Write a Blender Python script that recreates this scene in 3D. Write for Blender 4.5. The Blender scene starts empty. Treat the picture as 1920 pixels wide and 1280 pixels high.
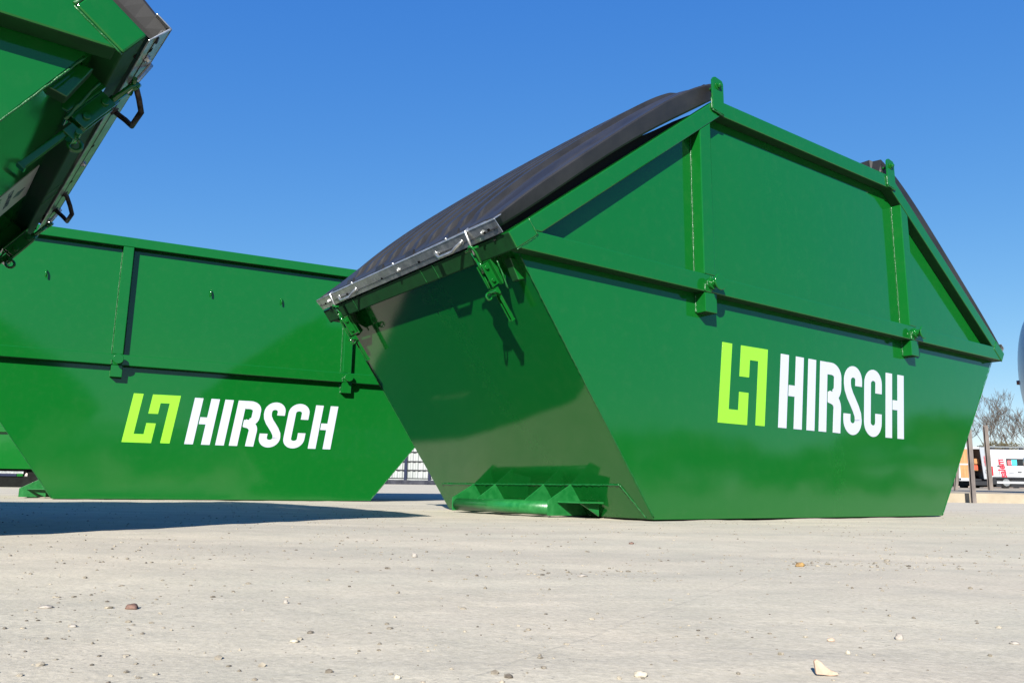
import bpy, bmesh, math, random
import numpy as np
from mathutils import Vector, Matrix, noise
random.seed(7); np.random.seed(7)
R = math.radians
C = bpy.context.scene.collection
SC = bpy.context.scene

# ------------------------------------------------------------------ camera
F, PITCH, ROLL, CAMH = 1482.9498, 0.1845, 0.0152, 0.1484
cam_d = bpy.data.cameras.new('camera'); cam = bpy.data.objects.new('camera', cam_d); C.objects.link(cam)
cam_d.sensor_width = 36.0; cam_d.lens = F / 1920 * 36.0; cam_d.clip_start = 0.02; cam_d.clip_end = 3000
cam.location = (0, 0, CAMH)
_f = Vector((0, math.cos(PITCH), math.sin(PITCH))); _u = Vector((0, -math.sin(PITCH), math.cos(PITCH))); _r = Vector((1, 0, 0))
_R = _r * math.cos(ROLL) + _u * math.sin(ROLL); _U = -_r * math.sin(ROLL) + _u * math.cos(ROLL)
# picture right / up axes of the rolled camera
cam.matrix_world = Matrix(((_R.x, _U.x, -_f.x, 0), (_R.y, _U.y, -_f.y, 0), (_R.z, _U.z, -_f.z, CAMH), (0, 0, 0, 1)))
SC.camera = cam

def at(px, py, Y):
    """point in the world seen at photo pixel (1920x1280) at the distance Y along +Y"""
    d = _f + _R * ((px - 960) / F) - _U * ((py - 640) / F)
    return Vector((0, 0, CAMH)) + d * (Y / d.y)
def gnd(px, py):
    d = _f + _R * ((px - 960) / F) - _U * ((py - 640) / F)
    return Vector((0, 0, CAMH)) + d * (-CAMH / d.z)

# ------------------------------------------------------------------ light
SUN_AZ, SUN_EL = 192.0, 28.5        # towards the sun, clockwise from +Y
to_sun = Vector((math.sin(R(SUN_AZ)) * math.cos(R(SUN_EL)), math.cos(R(SUN_AZ)) * math.cos(R(SUN_EL)), math.sin(R(SUN_EL))))
sd = bpy.data.lights.new('sun', 'SUN'); sd.energy = 5.0; sd.angle = R(0.53); sd.color = (1.0, 0.955, 0.88)
so = bpy.data.objects.new('sun', sd); C.objects.link(so)
so.rotation_euler = to_sun.to_track_quat('Z', 'Y').to_euler(); so.location = (-6, -20, 12)
w = bpy.data.worlds.new('World'); SC.world = w; w.use_nodes = True
nt = w.node_tree; nt.nodes.clear()
sky = nt.nodes.new('ShaderNodeTexSky'); sky.sky_type = 'NISHITA'; sky.sun_disc = False
sky.sun_elevation = R(SUN_EL); sky.sun_rotation = R(SUN_AZ); sky.altitude = 0; sky.air_density = 0.6; sky.dust_density = 0.0; sky.ozone_density = 6.0
bg = nt.nodes.new('ShaderNodeBackground'); bg.inputs['Strength'].default_value = 0.10
wo = nt.nodes.new('ShaderNodeOutputWorld')
# camera-like response of the blue: per channel gamma of the sky texture
sp_ = nt.nodes.new('ShaderNodeSeparateColor'); cb_ = nt.nodes.new('ShaderNodeCombineColor'); nt.links.new(sky.outputs[0], sp_.inputs[0])
for i_, (g_, k_) in enumerate(((1.25, 1.10), (.75, .516), (.28, .392))):
    # texture value is about 10x the value seen at strength 0.1
    pw = nt.nodes.new('ShaderNodeMath'); pw.operation = 'POWER'; pw.inputs[1].default_value = g_
    ml = nt.nodes.new('ShaderNodeMath'); ml.operation = 'MULTIPLY'; ml.inputs[1].default_value = k_ * 10 / 10 ** g_
    nt.links.new(sp_.outputs[i_], pw.inputs[0]); nt.links.new(pw.outputs[0], ml.inputs[0]); nt.links.new(ml.outputs[0], cb_.inputs[i_])
nt.links.new(cb_.outputs[0], bg.inputs[0]); nt.links.new(bg.outputs[0], wo.inputs[0])
SC.view_settings.view_transform = 'Standard'; SC.view_settings.look = 'None'
SC.view_settings.exposure = 1.4; SC.view_settings.gamma = 1.0

# ------------------------------------------------------------------ materials
def mat(name):
    m = bpy.data.materials.new(name); m.use_nodes = True
    n = m.node_tree; b = n.nodes['Principled BSDF']
    return m, n, b
def simple(name, col, rough=0.5, metal=0.0, spec=0.5):
    m, n, b = mat(name)
    b.inputs['Base Color'].default_value = (*col, 1); b.inputs['Roughness'].default_value = rough
    b.inputs['Metallic'].default_value = metal; b.inputs['Specular IOR Level'].default_value = spec
    return m
def nd(n, t, **kw):
    x = n.nodes.new(t)
    for k, v in kw.items():
        if k in x.inputs: x.inputs[k].default_value = v
        else: setattr(x, k, v)
    return x
def worn(name, c1, c2, scale=6.0, rough=(0.4, 0.6), metal=0.0, bump=0.0, bscale=60.0, lo=.4, hi=.65, detail=6, coat=0, stretch=None):
    m, n, b = mat(name); L = n.links.new
    tc = nd(n, 'ShaderNodeTexCoord'); src = tc.outputs['Object']
    if stretch:
        mp = nd(n, 'ShaderNodeMapping'); mp.inputs['Scale'].default_value = stretch; L(src, mp.inputs[0]); src = mp.outputs[0]
    t = nd(n, 'ShaderNodeTexNoise', Scale=scale, Detail=detail, Roughness=.65); L(src, t.inputs['Vector'])
    r = nd(n, 'ShaderNodeValToRGB'); r.color_ramp.elements[0].position = lo; r.color_ramp.elements[1].position = hi
    r.color_ramp.elements[0].color = (*c1, 1); r.color_ramp.elements[1].color = (*c2, 1)
    L(t.outputs['Fac'], r.inputs[0]); L(r.outputs[0], b.inputs['Base Color'])
    mr = nd(n, 'ShaderNodeMapRange'); mr.inputs['To Min'].default_value = rough[0]; mr.inputs['To Max'].default_value = rough[1]
    L(t.outputs['Fac'], mr.inputs[0]); L(mr.outputs[0], b.inputs['Roughness'])
    b.inputs['Metallic'].default_value = metal; b.inputs['Coat Weight'].default_value = coat
    if bump:
        t2 = nd(n, 'ShaderNodeTexNoise', Scale=bscale, Detail=4); L(src, t2.inputs['Vector'])
        bp = nd(n, 'ShaderNodeBump', Strength=1.0, Distance=bump); L(t2.outputs['Fac'], bp.inputs['Height']); L(bp.outputs[0], b.inputs['Normal'])
    return m
def paint(name, col, wav=0.0012, peel=0.00004):
    """glossy container enamel: plate waves, orange peel, dust"""
    m, n, b = mat(name); L = n.links.new
    tc = nd(n, 'ShaderNodeTexCoord')
    t0 = nd(n, 'ShaderNodeTexNoise', Scale=0.9, Detail=3, Roughness=.5); L(tc.outputs['Object'], t0.inputs['Vector'])
    mx = nd(n, 'ShaderNodeMix', data_type='RGBA'); mx.inputs['A'].default_value = (*col, 1)
    mx.inputs['B'].default_value = (col[0] * 1.35 + .002, col[1] * 1.12, col[2] * 1.1, 1)
    L(t0.outputs['Fac'], mx.inputs['Factor'])
    # light dust
    t1 = nd(n, 'ShaderNodeTexNoise', Scale=14.0, Detail=9, Roughness=.75); L(tc.outputs['Object'], t1.inputs['Vector'])
    rr = nd(n, 'ShaderNodeMapRange'); rr.inputs['From Min'].default_value = .5; rr.inputs['From Max'].default_value = .85; rr.inputs['To Max'].default_value = .022
    L(t1.outputs['Fac'], rr.inputs[0])
    m2 = nd(n, 'ShaderNodeMix', data_type='RGBA'); m2.inputs['B'].default_value = (.25, .27, .2, 1)
    L(rr.outputs[0], m2.inputs['Factor']); L(mx.outputs['Result'], m2.inputs['A']); L(m2.outputs['Result'], b.inputs['Base Color'])
    mr = nd(n, 'ShaderNodeMapRange'); mr.inputs['To Min'].default_value = .06; mr.inputs['To Max'].default_value = .10
    L(t1.outputs['Fac'], mr.inputs[0]); L(mr.outputs[0], b.inputs['Roughness'])
    b.inputs['IOR'].default_value = 1.5
    b.inputs['Coat Weight'].default_value = .0; b.inputs['Coat Roughness'].default_value = .05
    tw = nd(n, 'ShaderNodeTexNoise', Scale=1.3, Detail=2); L(tc.outputs['Object'], tw.inputs['Vector'])
    tp = nd(n, 'ShaderNodeTexNoise', Scale=160.0, Detail=2); L(tc.outputs['Object'], tp.inputs['Vector'])
    b1 = nd(n, 'ShaderNodeBump', Strength=1.0, Distance=wav * 3); L(tw.outputs['Fac'], b1.inputs['Height'])
    b2 = nd(n, 'ShaderNodeBump', Strength=1.0, Distance=peel); L(tp.outputs['Fac'], b2.inputs['Height']); L(b1.outputs[0], b2.inputs['Normal'])
    L(b2.outputs[0], b.inputs['Normal']); L(b2.outputs[0], b.inputs['Coat Normal'])
    return m
M = {}
M['green'] = paint('green_enamel', (.0012, .069, .0088))
M['green_foot'] = worn('foot_green_brightened', (.004, .085, .016), (.012, .12, .028), 20, (.22, .4), bump=.0006, bscale=80)  # skid foot green brightened: direct light worked into the colour
M['green_shade'] = worn('underside_shade_green', (.0006, .028, .005), (.001, .04, .007), 9, (.6, .75))  # darkened green that paints in the shade under rails and beams
M['weld'] = worn('painted_weld', (.0015, .060, .010), (.003, .08, .014), 40, (.28, .45), bump=.0015, bscale=220)
M['black'] = worn('black_plastic', (.0095, .0093, .0095), (.018, .0176, .018), 4, (.40, .52), bump=.00006, bscale=120, stretch=(.6, 2.5, .6))
M['rubber'] = simple('rubber', (.012, .012, .012), .75)
M['galv'] = worn('galvanised_steel', (.32, .33, .33), (.48, .49, .49), 22, (.25, .42), metal=.85, bump=.0002, bscale=60)
M['darksteel'] = worn('dark_steel', (.02, .018, .017), (.07, .06, .055), 30, (.4, .6), metal=.4)
M['hole'] = simple('hole_dark', (.004, .004, .004), .9)
M['lime'] = simple('lime_vinyl', (.165, .43, .018), .35)
M['white'] = simple('white_vinyl', (.34, .355, .43), .35)
M['blacksteel'] = worn('black_frame', (.002, .0025, .002), (.005, .006, .005), 8, (.45, .7))
M['vanwhite'] = worn('van_white', (.32, .33, .35), (.37, .385, .40), 2, (.2, .3), coat=.3)
M['vandark'] = simple('dark_trim', (.02, .021, .024), .55)
M['glass'] = simple('van_glass', (.015, .018, .02), .06)
M['red'] = simple('red_vinyl', (.55, .015, .03), .4)
M['ply'] = worn('plywood', (.27, .12, .042), (.34, .17, .07), 3, (.6, .7), stretch=(8, 1, 1))
M['post'] = worn('rusty_steel_post', (.07, .058, .053), (.13, .112, .10), 9, (.7, .9), bump=.002, bscale=30, stretch=(1, 1, .25))
M['sheet'] = worn('white_sheeting', (.18, .195, .19), (.25, .265, .26), 3, (.5, .6), stretch=(1, 1, .2))
M['slate'] = simple('blue_grey_post', (.014, .018, .038), .7)
M['tarp'] = worn('black_foil', (.010, .011, .018), (.03, .032, .042), 2, (.4, .7), bump=.03, bscale=3)
M['tank'] = worn('blue_grey_tank_paint', (.08, .12, .18), (.12, .165, .22), 3, (.25, .45), coat=.2)
M['chrome'] = worn('dull_chrome', (.18, .15, .13), (.45, .42, .40), 9, (.15, .4), metal=.9)
M['bark'] = worn('bark', (.045, .036, .028), (.10, .082, .066), 8, (.8, .95))
M['sticker'] = simple('sticker_film', (.30, .31, .30), .4)
M['ink'] = simple('navy_ink', (.01, .012, .06), .4)

M['green_shade'].node_tree.nodes['Principled BSDF'].inputs['Specular IOR Level'].default_value = .25
M['black'].node_tree.nodes['Principled BSDF'].inputs['Specular IOR Level'].default_value = .38
for k_ in ('slate', 'tarp', 'vandark', 'hole', 'rubber', 'blacksteel', 'darksteel'): M[k_].node_tree.nodes['Principled BSDF'].inputs['Specular IOR Level'].default_value = .08
# ------------------------------------------------------------------ mesh helper
class MB:
    def __init__(s): s.v = []; s.f = []; s.sm = []
    def add(s, vs, fs, smooth=False):
        o = len(s.v); s.v += [tuple(v) for v in vs]; s.f += [tuple(i + o for i in f) for f in fs]; s.sm += [smooth] * len(fs)
    def box(s, a, b):
        x0, y0, z0 = a; x1, y1, z1 = b
        s.hexa([(x0, y0, z0), (x1, y0, z0), (x1, y1, z0), (x0, y1, z0), (x0, y0, z1), (x1, y0, z1), (x1, y1, z1), (x0, y1, z1)])
    def hexa(s, p): s.add(p, [(0, 3, 2, 1), (4, 5, 6, 7), (0, 1, 5, 4), (1, 2, 6, 5), (2, 3, 7, 6), (3, 0, 4, 7)])
    def prism(s, poly, fn, d0, d1, smooth=False):
        """poly: 2-D points, fn(a,b,d)->3-D"""
        n = len(poly); vs = [fn(a, b, d0) for a, b in poly] + [fn(a, b, d1) for a, b in poly]
        fs = [tuple(range(n))[::-1], tuple(range(n, 2 * n))]
        s.add(vs, fs)
        s.add(vs, [(i, (i + 1) % n, (i + 1) % n + n, i + n) for i in range(n)], smooth)
    def tube(s, path, r, n=8, cap=True, wob=0.0, smooth=True):
        path = [Vector(p) for p in path]; rings = []; m = len(path)
        up = None
        for i, p in enumerate(path):
            t = (path[min(i + 1, m - 1)] - path[max(i - 1, 0)])
            if t.length < 1e-9: t = Vector((0, 0, 1))
            t.normalize()
            if up is None:
                up = Vector((0, 0, 1)) if abs(t.z) < .9 else Vector((1, 0, 0))
            a = t.cross(up)
            if a.length < 1e-6: a = t.cross(Vector((0, 1, 0)))
            a.normalize(); b = a.cross(t).normalized(); up = b
            ri = r[i] if isinstance(r, (list, tuple)) else r
            ri *= 1 + wob * (random.random() - .5) * 2
            rings.append([p + a * math.cos(2 * math.pi * k / n) * ri + b * math.sin(2 * math.pi * k / n) * ri for k in range(n)])
        vs = [v for g in rings for v in g]; fs = []
        for i in range(m - 1):
            for k in range(n):
                fs.append((i * n + k, i * n + (k + 1) % n, (i + 1) * n + (k + 1) % n, (i + 1) * n + k))
        s.add(vs, fs, smooth)
        if cap: s.add(rings[0], [tuple(range(n))]); s.add(rings[-1], [tuple(range(n))[::-1]])
    def weld(s, a, b, r=.005, step=.012):
        a = Vector(a); b = Vector(b); k = max(3, int((b - a).length / step))
        pts = [a.lerp(b, i / k) + Vector((random.uniform(-1, 1), random.uniform(-1, 1), random.uniform(-1, 1))) * r * .25 for i in range(k + 1)]
        s.tube(pts, [r * random.uniform(.6, 1.25) for _ in pts], 6)
    def build(s, name, m, parent=None, bevel=0, loc=None):
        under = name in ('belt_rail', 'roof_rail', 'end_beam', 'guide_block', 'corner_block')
        me = bpy.data.meshes.new(name); me.from_pydata(s.v, [], s.f)
        bm = bmesh.new(); bm.from_mesh(me)
        for f, k in zip(bm.faces, s.sm): f.smooth = k
        bmesh.ops.remove_doubles(bm, verts=bm.verts, dist=1e-5)
        bmesh.ops.recalc_face_normals(bm, faces=bm.faces)
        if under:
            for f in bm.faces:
                if f.normal.z < -.25: f.material_index = 1  # downward faces take the darkened green
            m = [m, M['green_shade']]
        bm.to_mesh(me); bm.free()
        if isinstance(m, (list, tuple)):
            for x in m: me.materials.append(x)
        else: me.materials.append(m)
        o = bpy.data.objects.new(name, me); C.objects.link(o)
        if parent is not None: o.parent = parent
        if loc is not None: o.location = loc
        if bevel:
            bv = o.modifiers.new('bevel', 'BEVEL'); bv.width = bevel; bv.segments = 2; bv.limit_method = 'ANGLE'; bv.angle_limit = R(35)
            bv.harden_normals = False
        return o
def tag(o, label=None, cat=None, group=None, kind=None):
    if label: o['label'] = label
    if cat: o['category'] = cat
    if group: o['group'] = group
    if kind: o['kind'] = kind
    return o
def empty(name, loc, rz=0, label=None, cat=None, group=None):
    o = bpy.data.objects.new(name, None); C.objects.link(o); o.location = loc; o.rotation_euler = (0, 0, rz); o.empty_display_size = .1
    return tag(o, label, cat, group)
def UZ(a, b, d): return (a, d, b)      # profile in (u,z), extruded along v

# ------------------------------------------------------------------ ground
def gz(x, y):
    z = 0.0
    if y > 9.5: z += (y - 9.5) * .0085
    return z
def ground():
    ys = list(np.arange(-80, -2, 6)) + list(np.arange(-2, .28, .3))
    y = .28
    while y < 11: ys.append(y); y *= 1.011
    while y < 400: ys.append(y); y *= 1.12
    xs = list(-np.geomspace(400, 4.6, 24)) + list(np.arange(-4.5, 4.5, .035)) + list(np.geomspace(4.6, 400, 24))
    X, Y = np.meshgrid(xs, ys); nx, ny = len(xs), len(ys)
    vs = []
    for j in range(ny):
        for i in range(nx):
            x, y = xs[i], ys[j]; z = gz(x, y)
            if y < 12 and abs(x) < 5 and y > 0:
                z += .0045 * noise.noise(Vector((x * 1.7, y * 1.7, 3))) + .0028 * noise.noise(Vector((x * 6, y * 6, 9))) + .0012 * noise.noise(Vector((x * 19, y * 19, 1)))
                z -= .003
            vs.append((x, y, z))
    fs = [(j * nx + i, j * nx + i + 1, (j + 1) * nx + i + 1, (j + 1) * nx + i) for j in range(ny - 1) for i in range(nx - 1)]
    me = bpy.data.meshes.new('ground'); me.from_pydata(vs, [], fs); me.polygons.foreach_set('use_smooth', [True] * len(fs))
    o = bpy.data.objects.new('ground', me); C.objects.link(o); o['kind'] = 'structure'
    m, n, b = mat('concrete_yard'); L = n.links.new
    tc = nd(n, 'ShaderNodeTexCoord'); P = tc.outputs['Object']
    def noi(s, d=5, r=.6, st=None):
        src = P
        if st: mp = nd(n, 'ShaderNodeMapping'); mp.inputs['Scale'].default_value = st; L(P, mp.inputs[0]); src = mp.outputs[0]
        t = nd(n, 'ShaderNodeTexNoise', Scale=s, Detail=d, Roughness=r); L(src, t.inputs['Vector']); return t.outputs['Fac']
    def ramp(f, a, b_, ca, cb):
        r = nd(n, 'ShaderNodeValToRGB'); r.color_ramp.elements[0].position = a; r.color_ramp.elements[1].position = b_
        r.color_ramp.elements[0].color = (*ca, 1); r.color_ramp.elements[1].color = (*cb, 1); L(f, r.inputs[0]); return r.outputs[0]
    def mix(f, a, b_, t='MIX', fac=None):
        x = nd(n, 'ShaderNodeMix', data_type='RGBA', blend_type=t)
        if fac is not None: x.inputs['Factor'].default_value = fac
        else: L(f, x.inputs['Factor'])
        L(a, x.inputs['A']); L(b_, x.inputs['B']); return x.outputs['Result']
    base = ramp(noi(1.6, 6, .6), .34, .66, (.350, .333, .272), (.412, .364, .290))
    mid = ramp(noi(7, 8, .7), .35, .7, (.318, .298, .245), (.450, .406, .333))
    c = mix(None, base, mid, 'MIX', .45)
    g = ramp(noi(150, 6, .75), .3, .72, (.70, .69, .67), (1.16, 1.15, 1.14))
    c = mix(None, c, g, 'MULTIPLY', .8)
    st_ = ramp(noi(1.1, 4, .55, (.5, 2.6, 1)), .35, .68, (.86, .86, .875), (1.06, 1.055, 1.04))
    c = mix(None, c, st_, 'MULTIPLY', .9)
    # small dark grains and pale grains
    vo = nd(n, 'ShaderNodeTexVoronoi', Scale=95.0); L(P, vo.inputs['Vector'])
    sp = ramp(vo.outputs['Distance'], .10, .17, (1, 1, 1), (0, 0, 0))
    gate = ramp(noi(11, 4), .50, .60, (0, 0, 0), (1, 1, 1))
    gm = nd(n, 'ShaderNodeMath', operation='MULTIPLY'); L(sp, gm.inputs[0]); L(gate, gm.inputs[1])
    dk = nd(n, 'ShaderNodeRGB'); dk.outputs[0].default_value = (.17, .155, .135, 1)
    c = mix(gm.outputs[0], c, dk.outputs[0])
    # hairline crack with its own course (object space line + wander)
    a = gnd(960, 1236); e = gnd(1440, 1072)
    dx, dy = (e.x - a.x), (e.y - a.y); ln = math.hypot(dx, dy); nxv, nyv = -dy / ln, dx / ln
    sx = nd(n, 'ShaderNodeSeparateXYZ'); L(P, sx.inputs[0])
    def mth(op, p, q):
        x = nd(n, 'ShaderNodeMath', operation=op)
        for k, v in enumerate((p, q)):
            if v is None: continue
            if isinstance(v, (int, float)): x.inputs[k].default_value = v
            else: L(v, x.inputs[k])
        return x.outputs[0]
    dist = mth('ADD', mth('ADD', mth('MULTIPLY', sx.outputs[0], nxv), mth('MULTIPLY', sx.outputs[1], nyv)), -(a.x * nxv + a.y * nyv))
    dist = mth('ADD', dist, mth('MULTIPLY', mth('SUBTRACT', noi(22, 5, .7), .5), .018))
    dd = mth('ABSOLUTE', dist, None)
    crack = ramp(dd, .0012, .0034, (1, 1, 1), (0, 0, 0))
    al = mth('ADD', mth('ADD', mth('MULTIPLY', sx.outputs[0], dx / ln), mth('MULTIPLY', sx.outputs[1], dy / ln)), -(a.x * dx / ln + a.y * dy / ln))
    cm = mth('MULTIPLY', mth('MULTIPLY', crack, mth('LESS_THAN', al, ln)), mth('GREATER_THAN', al, -.25))
    cm = mth('MULTIPLY', cm, .22)
    ck = nd(n, 'ShaderNodeRGB'); ck.outputs[0].default_value = (.20, .185, .16, 1)
    c = mix(cm, c, ck.outputs[0])
    L(c, b.inputs['Base Color']); b.inputs['Roughness'].default_value = .92; b.inputs['Specular IOR Level'].default_value = .25
    b1 = nd(n, 'ShaderNodeBump', Strength=1.0, Distance=.0010); L(noi(70, 8, .7), b1.inputs['Height'])
    b2 = nd(n, 'ShaderNodeBump', Strength=.8, Distance=.0035); L(noi(14, 6, .65), b2.inputs['Height']); L(b1.outputs[0], b2.inputs['Normal'])
    b3 = nd(n, 'ShaderNodeBump', Strength=1.0, Distance=.0004); b3.invert = True; L(crack, b3.inputs['Height']); L(b2.outputs[0], b3.inputs['Normal'])
    L(b3.outputs[0], b.inputs['Normal'])
    me.materials.append(m)
ground()

# ------------------------------------------------------------------ skips
L0, WD, T = 3.0, 2.004, .074
SL, SR = -.876, L0 + 1.03          # where the sloped ends meet the belt (z 1.25)
ZB, ZT = 1.25, 1.354
def ribbon(mb, pts, w, v0, v1, sh):
    """flat stroke of width w along pts (x,z), slanted by sh"""
    P = [Vector(p) for p in pts]; Lf = []; Rt = []
    for i, p in enumerate(P):
        t = (P[min(i + 1, len(P) - 1)] - P[max(i - 1, 0)]).normalized(); nn = Vector((-t.y, t.x))
        wi = w[i] if isinstance(w, list) else w
        Lf.append(p + nn * wi / 2); Rt.append(p - nn * wi / 2)
    for i in range(len(P) - 1):
        q = [Lf[i], Lf[i + 1], Rt[i + 1], Rt[i]]
        mb.prism([sh(a.x, a.y) for a in q], UZ, v0, v1)
def arc(cx, cz, rx, rz, a0, a1, n=12): return [(cx + rx * math.cos(R(a0 + (a1 - a0) * i / n)), cz + rz * math.sin(R(a0 + (a1 - a0) * i / n))) for i in range(n + 1)]
def logo(root, side):
    """side 0: v=0 face, 1: v=WD face (text runs the other way)"""
    z0 = .533
    um = (lambda u: u) if side == 0 else (lambda u: L0 - u)
    sh = lambda x, z: (um(x + (z - z0) * .137), z)
    v0, v1 = (-.0022, .0) if side == 0 else (WD, WD + .0022)
    e = MB()
    def quad(mb, x0, x1, a, b): mb.prism([sh(x0, a), sh(x1, a), sh(x1, b), sh(x0, b)], UZ, v0, v1)
    e.prism([sh(*p) for p in [(.525, .53), (.782, .53), (.782, .72), (.698, .72), (.698, .612), (.611, .612), (.611, .999), (.525, .999)]], UZ, v0, v1)
    e.prism([sh(*p) for p in [(.862, .533), (.946, .533), (.946, 1.002), (.694, .999), (.694, .812), (.780, .813), (.780, .919), (.862, .920)]], UZ, v0, v1)
    e.build('logo_emblem', M['lime'], root)
    t = MB(); zt = .992; zc0, zc1 = .734, .803
    def H(a, b, c, d):
        quad(t, a, b, z0, zt); quad(t, c, d, z0, zt); quad(t, b + .011, c, zc0, zc1)
    H(1.079, 1.159, 1.234, 1.315); quad(t, 1.367, 1.449, z0, zt)
    # R
    quad(t, 1.497, 1.577, z0, zt)
    wv = .081
    bowl = [(1.5775, zt - .04), (1.60, zt - .04)] + arc(1.62, .895, .077, .057, 90, 0, 8) + arc(1.62, .83, .077, .06, 0, -62, 6)
    ribbon(t, bowl, wv, v0, v1, sh)
    k1 = .0004 if side else -.0004
    ribbon(t, [(1.589, .765), (1.63, .765), (1.665, .775)], .066, v0 + (0 if side else k1), v1 + (k1 if side else 0), sh)
    leg = [(1.60, .765)] + arc(1.615, .69, .083, .07, 70, 0, 7) + [(1.696, .63), (1.694, z0)]
    ribbon(t, leg, wv, v0 + (0 if side else 2 * k1), v1 + (2 * k1 if side else 0), sh)
    # S
    xs0, xs1 = 1.772, 1.985; w_ = .078; a_, b_ = xs0 + w_ / 2, xs1 - w_ / 2; xm = (a_ + b_) / 2; rx = (b_ - a_) / 2
    top = zt + .004 - w_ / 2; bot = z0 - .004 + w_ / 2
    S = [(b_, .862), (b_, top - .06)] + arc(xm, top - .06, rx, .06, 0, 180, 14)[1:] + [(a_, .87), (a_ + .008, .835), (a_ + .035, .79), (xm, .752), (b_ - .03, .705), (b_ - .006, .665), (b_, .63)] + arc(xm, bot + .06, rx, .06, 0, -180, 14) + [(a_, .668)]
    ribbon(t, S, w_, v0, v1, sh)
    # C
    c0, c1 = 2.018, 2.235; a_, b_ = c0 + w_ / 2, c1 - w_ / 2; xm = (a_ + b_) / 2; rx = (b_ - a_) / 2
    Cc = [(b_, .832), (b_, top - .06)] + arc(xm, top - .06, rx, .06, 0, 180, 14)[1:] + [(a_, .76)] + arc(xm, bot + .06, rx, .06, 180, 360, 14) + [(b_, .69)]
    ribbon(t, Cc, w_, v0, v1, sh)
    H(2.289, 2.370, 2.446, 2.528)
    t.build('logo_lettering', M['white'], root)

MU = lambda u: 4.104 - (u + 1.003) * 1.04
def interp(tab, x):
    if x <= tab[0][0]: return tab[0][1]
    for (a, b), (c, d) in zip(tab, tab[1:]):
        if x <= c: return b + (d - b) * (x - a) / (c - a)
    return tab[-1][1]
LOW = [(-1.035, 1.335), (-.9, 1.428), (-.7, 1.592), (-.384, 1.843), (-.044, 2.092), (.25, 2.292), (.533, 2.482), (.59, 2.515)]
CRE = [(-1.055, 1.388), (-.9, 1.527), (-.757, 1.652), (-.54, 1.827), (-.326, 1.993), (-.1, 2.18), (.134, 2.352), (.33, 2.482), (.526, 2.592), (.59, 2.61)]
DEC = [(-1.03, 1.415), (-.93, 1.508), (-.815, 1.618), (-.68, 1.74), (-.556, 1.85), (-.338, 2.032), (-.17, 2.15), (-.009, 2.262), (.2, 2.412), (.42, 2.562), (.50, 2.608), (.60, 2.62)]
POLY = {}
def smooth_tab(tab, u):
    c_ = POLY.setdefault(id(tab), np.polyfit([a for a, b in tab], [b for a, b in tab], 4)); return float(np.polyval(c_, u))
    s = 0
    for k, wt in ((-.06, .25), (0, .5), (.06, .25)): s += wt * interp(tab, min(max(u + k, tab[0][0]), tab[-1][0]))
    return s
def make_lid(root, fu, name='lid'):
    mb = MB()
    # cross sections across the width: (v, which profile, lift)
    prof = [(-.012, 'L', 0), (-.018, 'L', .012), (-.034, 'C', -.014), (-.030, 'C', -.003), (.034, 'C', .004), (.055, 'D', -.018), (.10, 'D', 0)]
    v = .20; k = 0
    while v < WD - .26:
        prof += [(v, 'D', 0), (v + .007, 'D', .034), (v + .058, 'D', .034), (v + .065, 'D', 0)]; v += .155; k += 1
    prof += [(WD - v_, p, l) for v_, p, l in reversed(prof[:7])]
    N = 56; rows = []
    for i in range(N + 1):
        s = i / N; row = []
        for (vv, p, l) in prof:
            tab = {'L': LOW, 'C': CRE, 'D': DEC}[p]
            u = tab[0][0] + (tab[-1][0] - tab[0][0]) * s
            z = smooth_tab(tab, u)
            edge = max(0, min(1, (s - .018) * 45, (1 - s) * 9))
            cr = math.sin(math.pi * vv / WD) * .018 * min(1, s * 4) * (1 if s < .8 else (1 - s) * 5) if p == 'D' else 0
            row.append((fu(u), vv, z + cr + l * (edge if p == 'D' else 1)))
        rows.append(row)
    n = len(prof); vs = [p for r_ in rows for p in r_]
    fs = [(i * n + k, i * n + k + 1, (i + 1) * n + k + 1, (i + 1) * n + k) for i in range(N) for k in range(n - 1)]
    o = len(mb.v); mb.add(vs, fs, False)
    # front band and back end
    for i, du in ((0, -.0), (N, .0)):
        r_ = rows[i]; m = len(r_)
        lo = []
        for p in r_:
            if i == 0: lo.append((fu(LOW[0][0]) + 0, p[1], LOW[0][1]))
            else: lo.append((fu(LOW[-1][0]), p[1], LOW[-1][1]))
        q = list(r_) + lo
        mb.add(q, [(k, k + 1, m + k + 1, m + k) for k in range(m - 1)])
    # small stiffening ribs on the front band
    b = mb; y = .10
    du, dz = fu(-1.02) - fu(-1.05), .055
    # raised moulding blocks
    for yy in (.32, .78, 1.15, 1.55):
        b.hexa([(fu(-1.034), yy, 1.400), (fu(-1.024), yy, 1.400), (fu(-1.024), yy + .09, 1.400), (fu(-1.034), yy + .09, 1.400),
                (fu(-1.030), yy, 1.432), (fu(-1.02), yy, 1.432), (fu(-1.02), yy + .09, 1.432), (fu(-1.030), yy + .09, 1.432)])
    ob = mb.build(name, M['black'], root)
    so_ = ob.modifiers.new('thick', 'SOLIDIFY'); so_.thickness = .006; so_.offset = -1
    h = MB(); h.tube([(fu(.515), .0, 2.545), (fu(.515), WD, 2.545)], .043, 16); h.build('hinge_barrel', M['black'], ob)
    for v_ in (.03, WD - .045):  # dark strips filling the gap between roof rail and lid
        sl = MB(); us = [-1.0, -.8, -.55, -.3, -.05, .1, .25, .38, .46]
        lo_ = [interp([(-1.0, 1.30), (.52, 2.43)], u) for u in us]
        hi_ = [max(l + .004, min(interp(LOW, u) + .02, l + h)) for u, l, h in zip(us, lo_, (.06, .12, .14, .14, .085, .065, .05, .03, .012))]
        sl.prism([(fu(u), z) for u, z in zip(us, lo_)] + [(fu(u), z) for u, z in list(zip(us, hi_))[::-1]], UZ, v_, v_ + .015)
        sl.build('gap_fill', M['rubber'], ob)
    return ob
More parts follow.
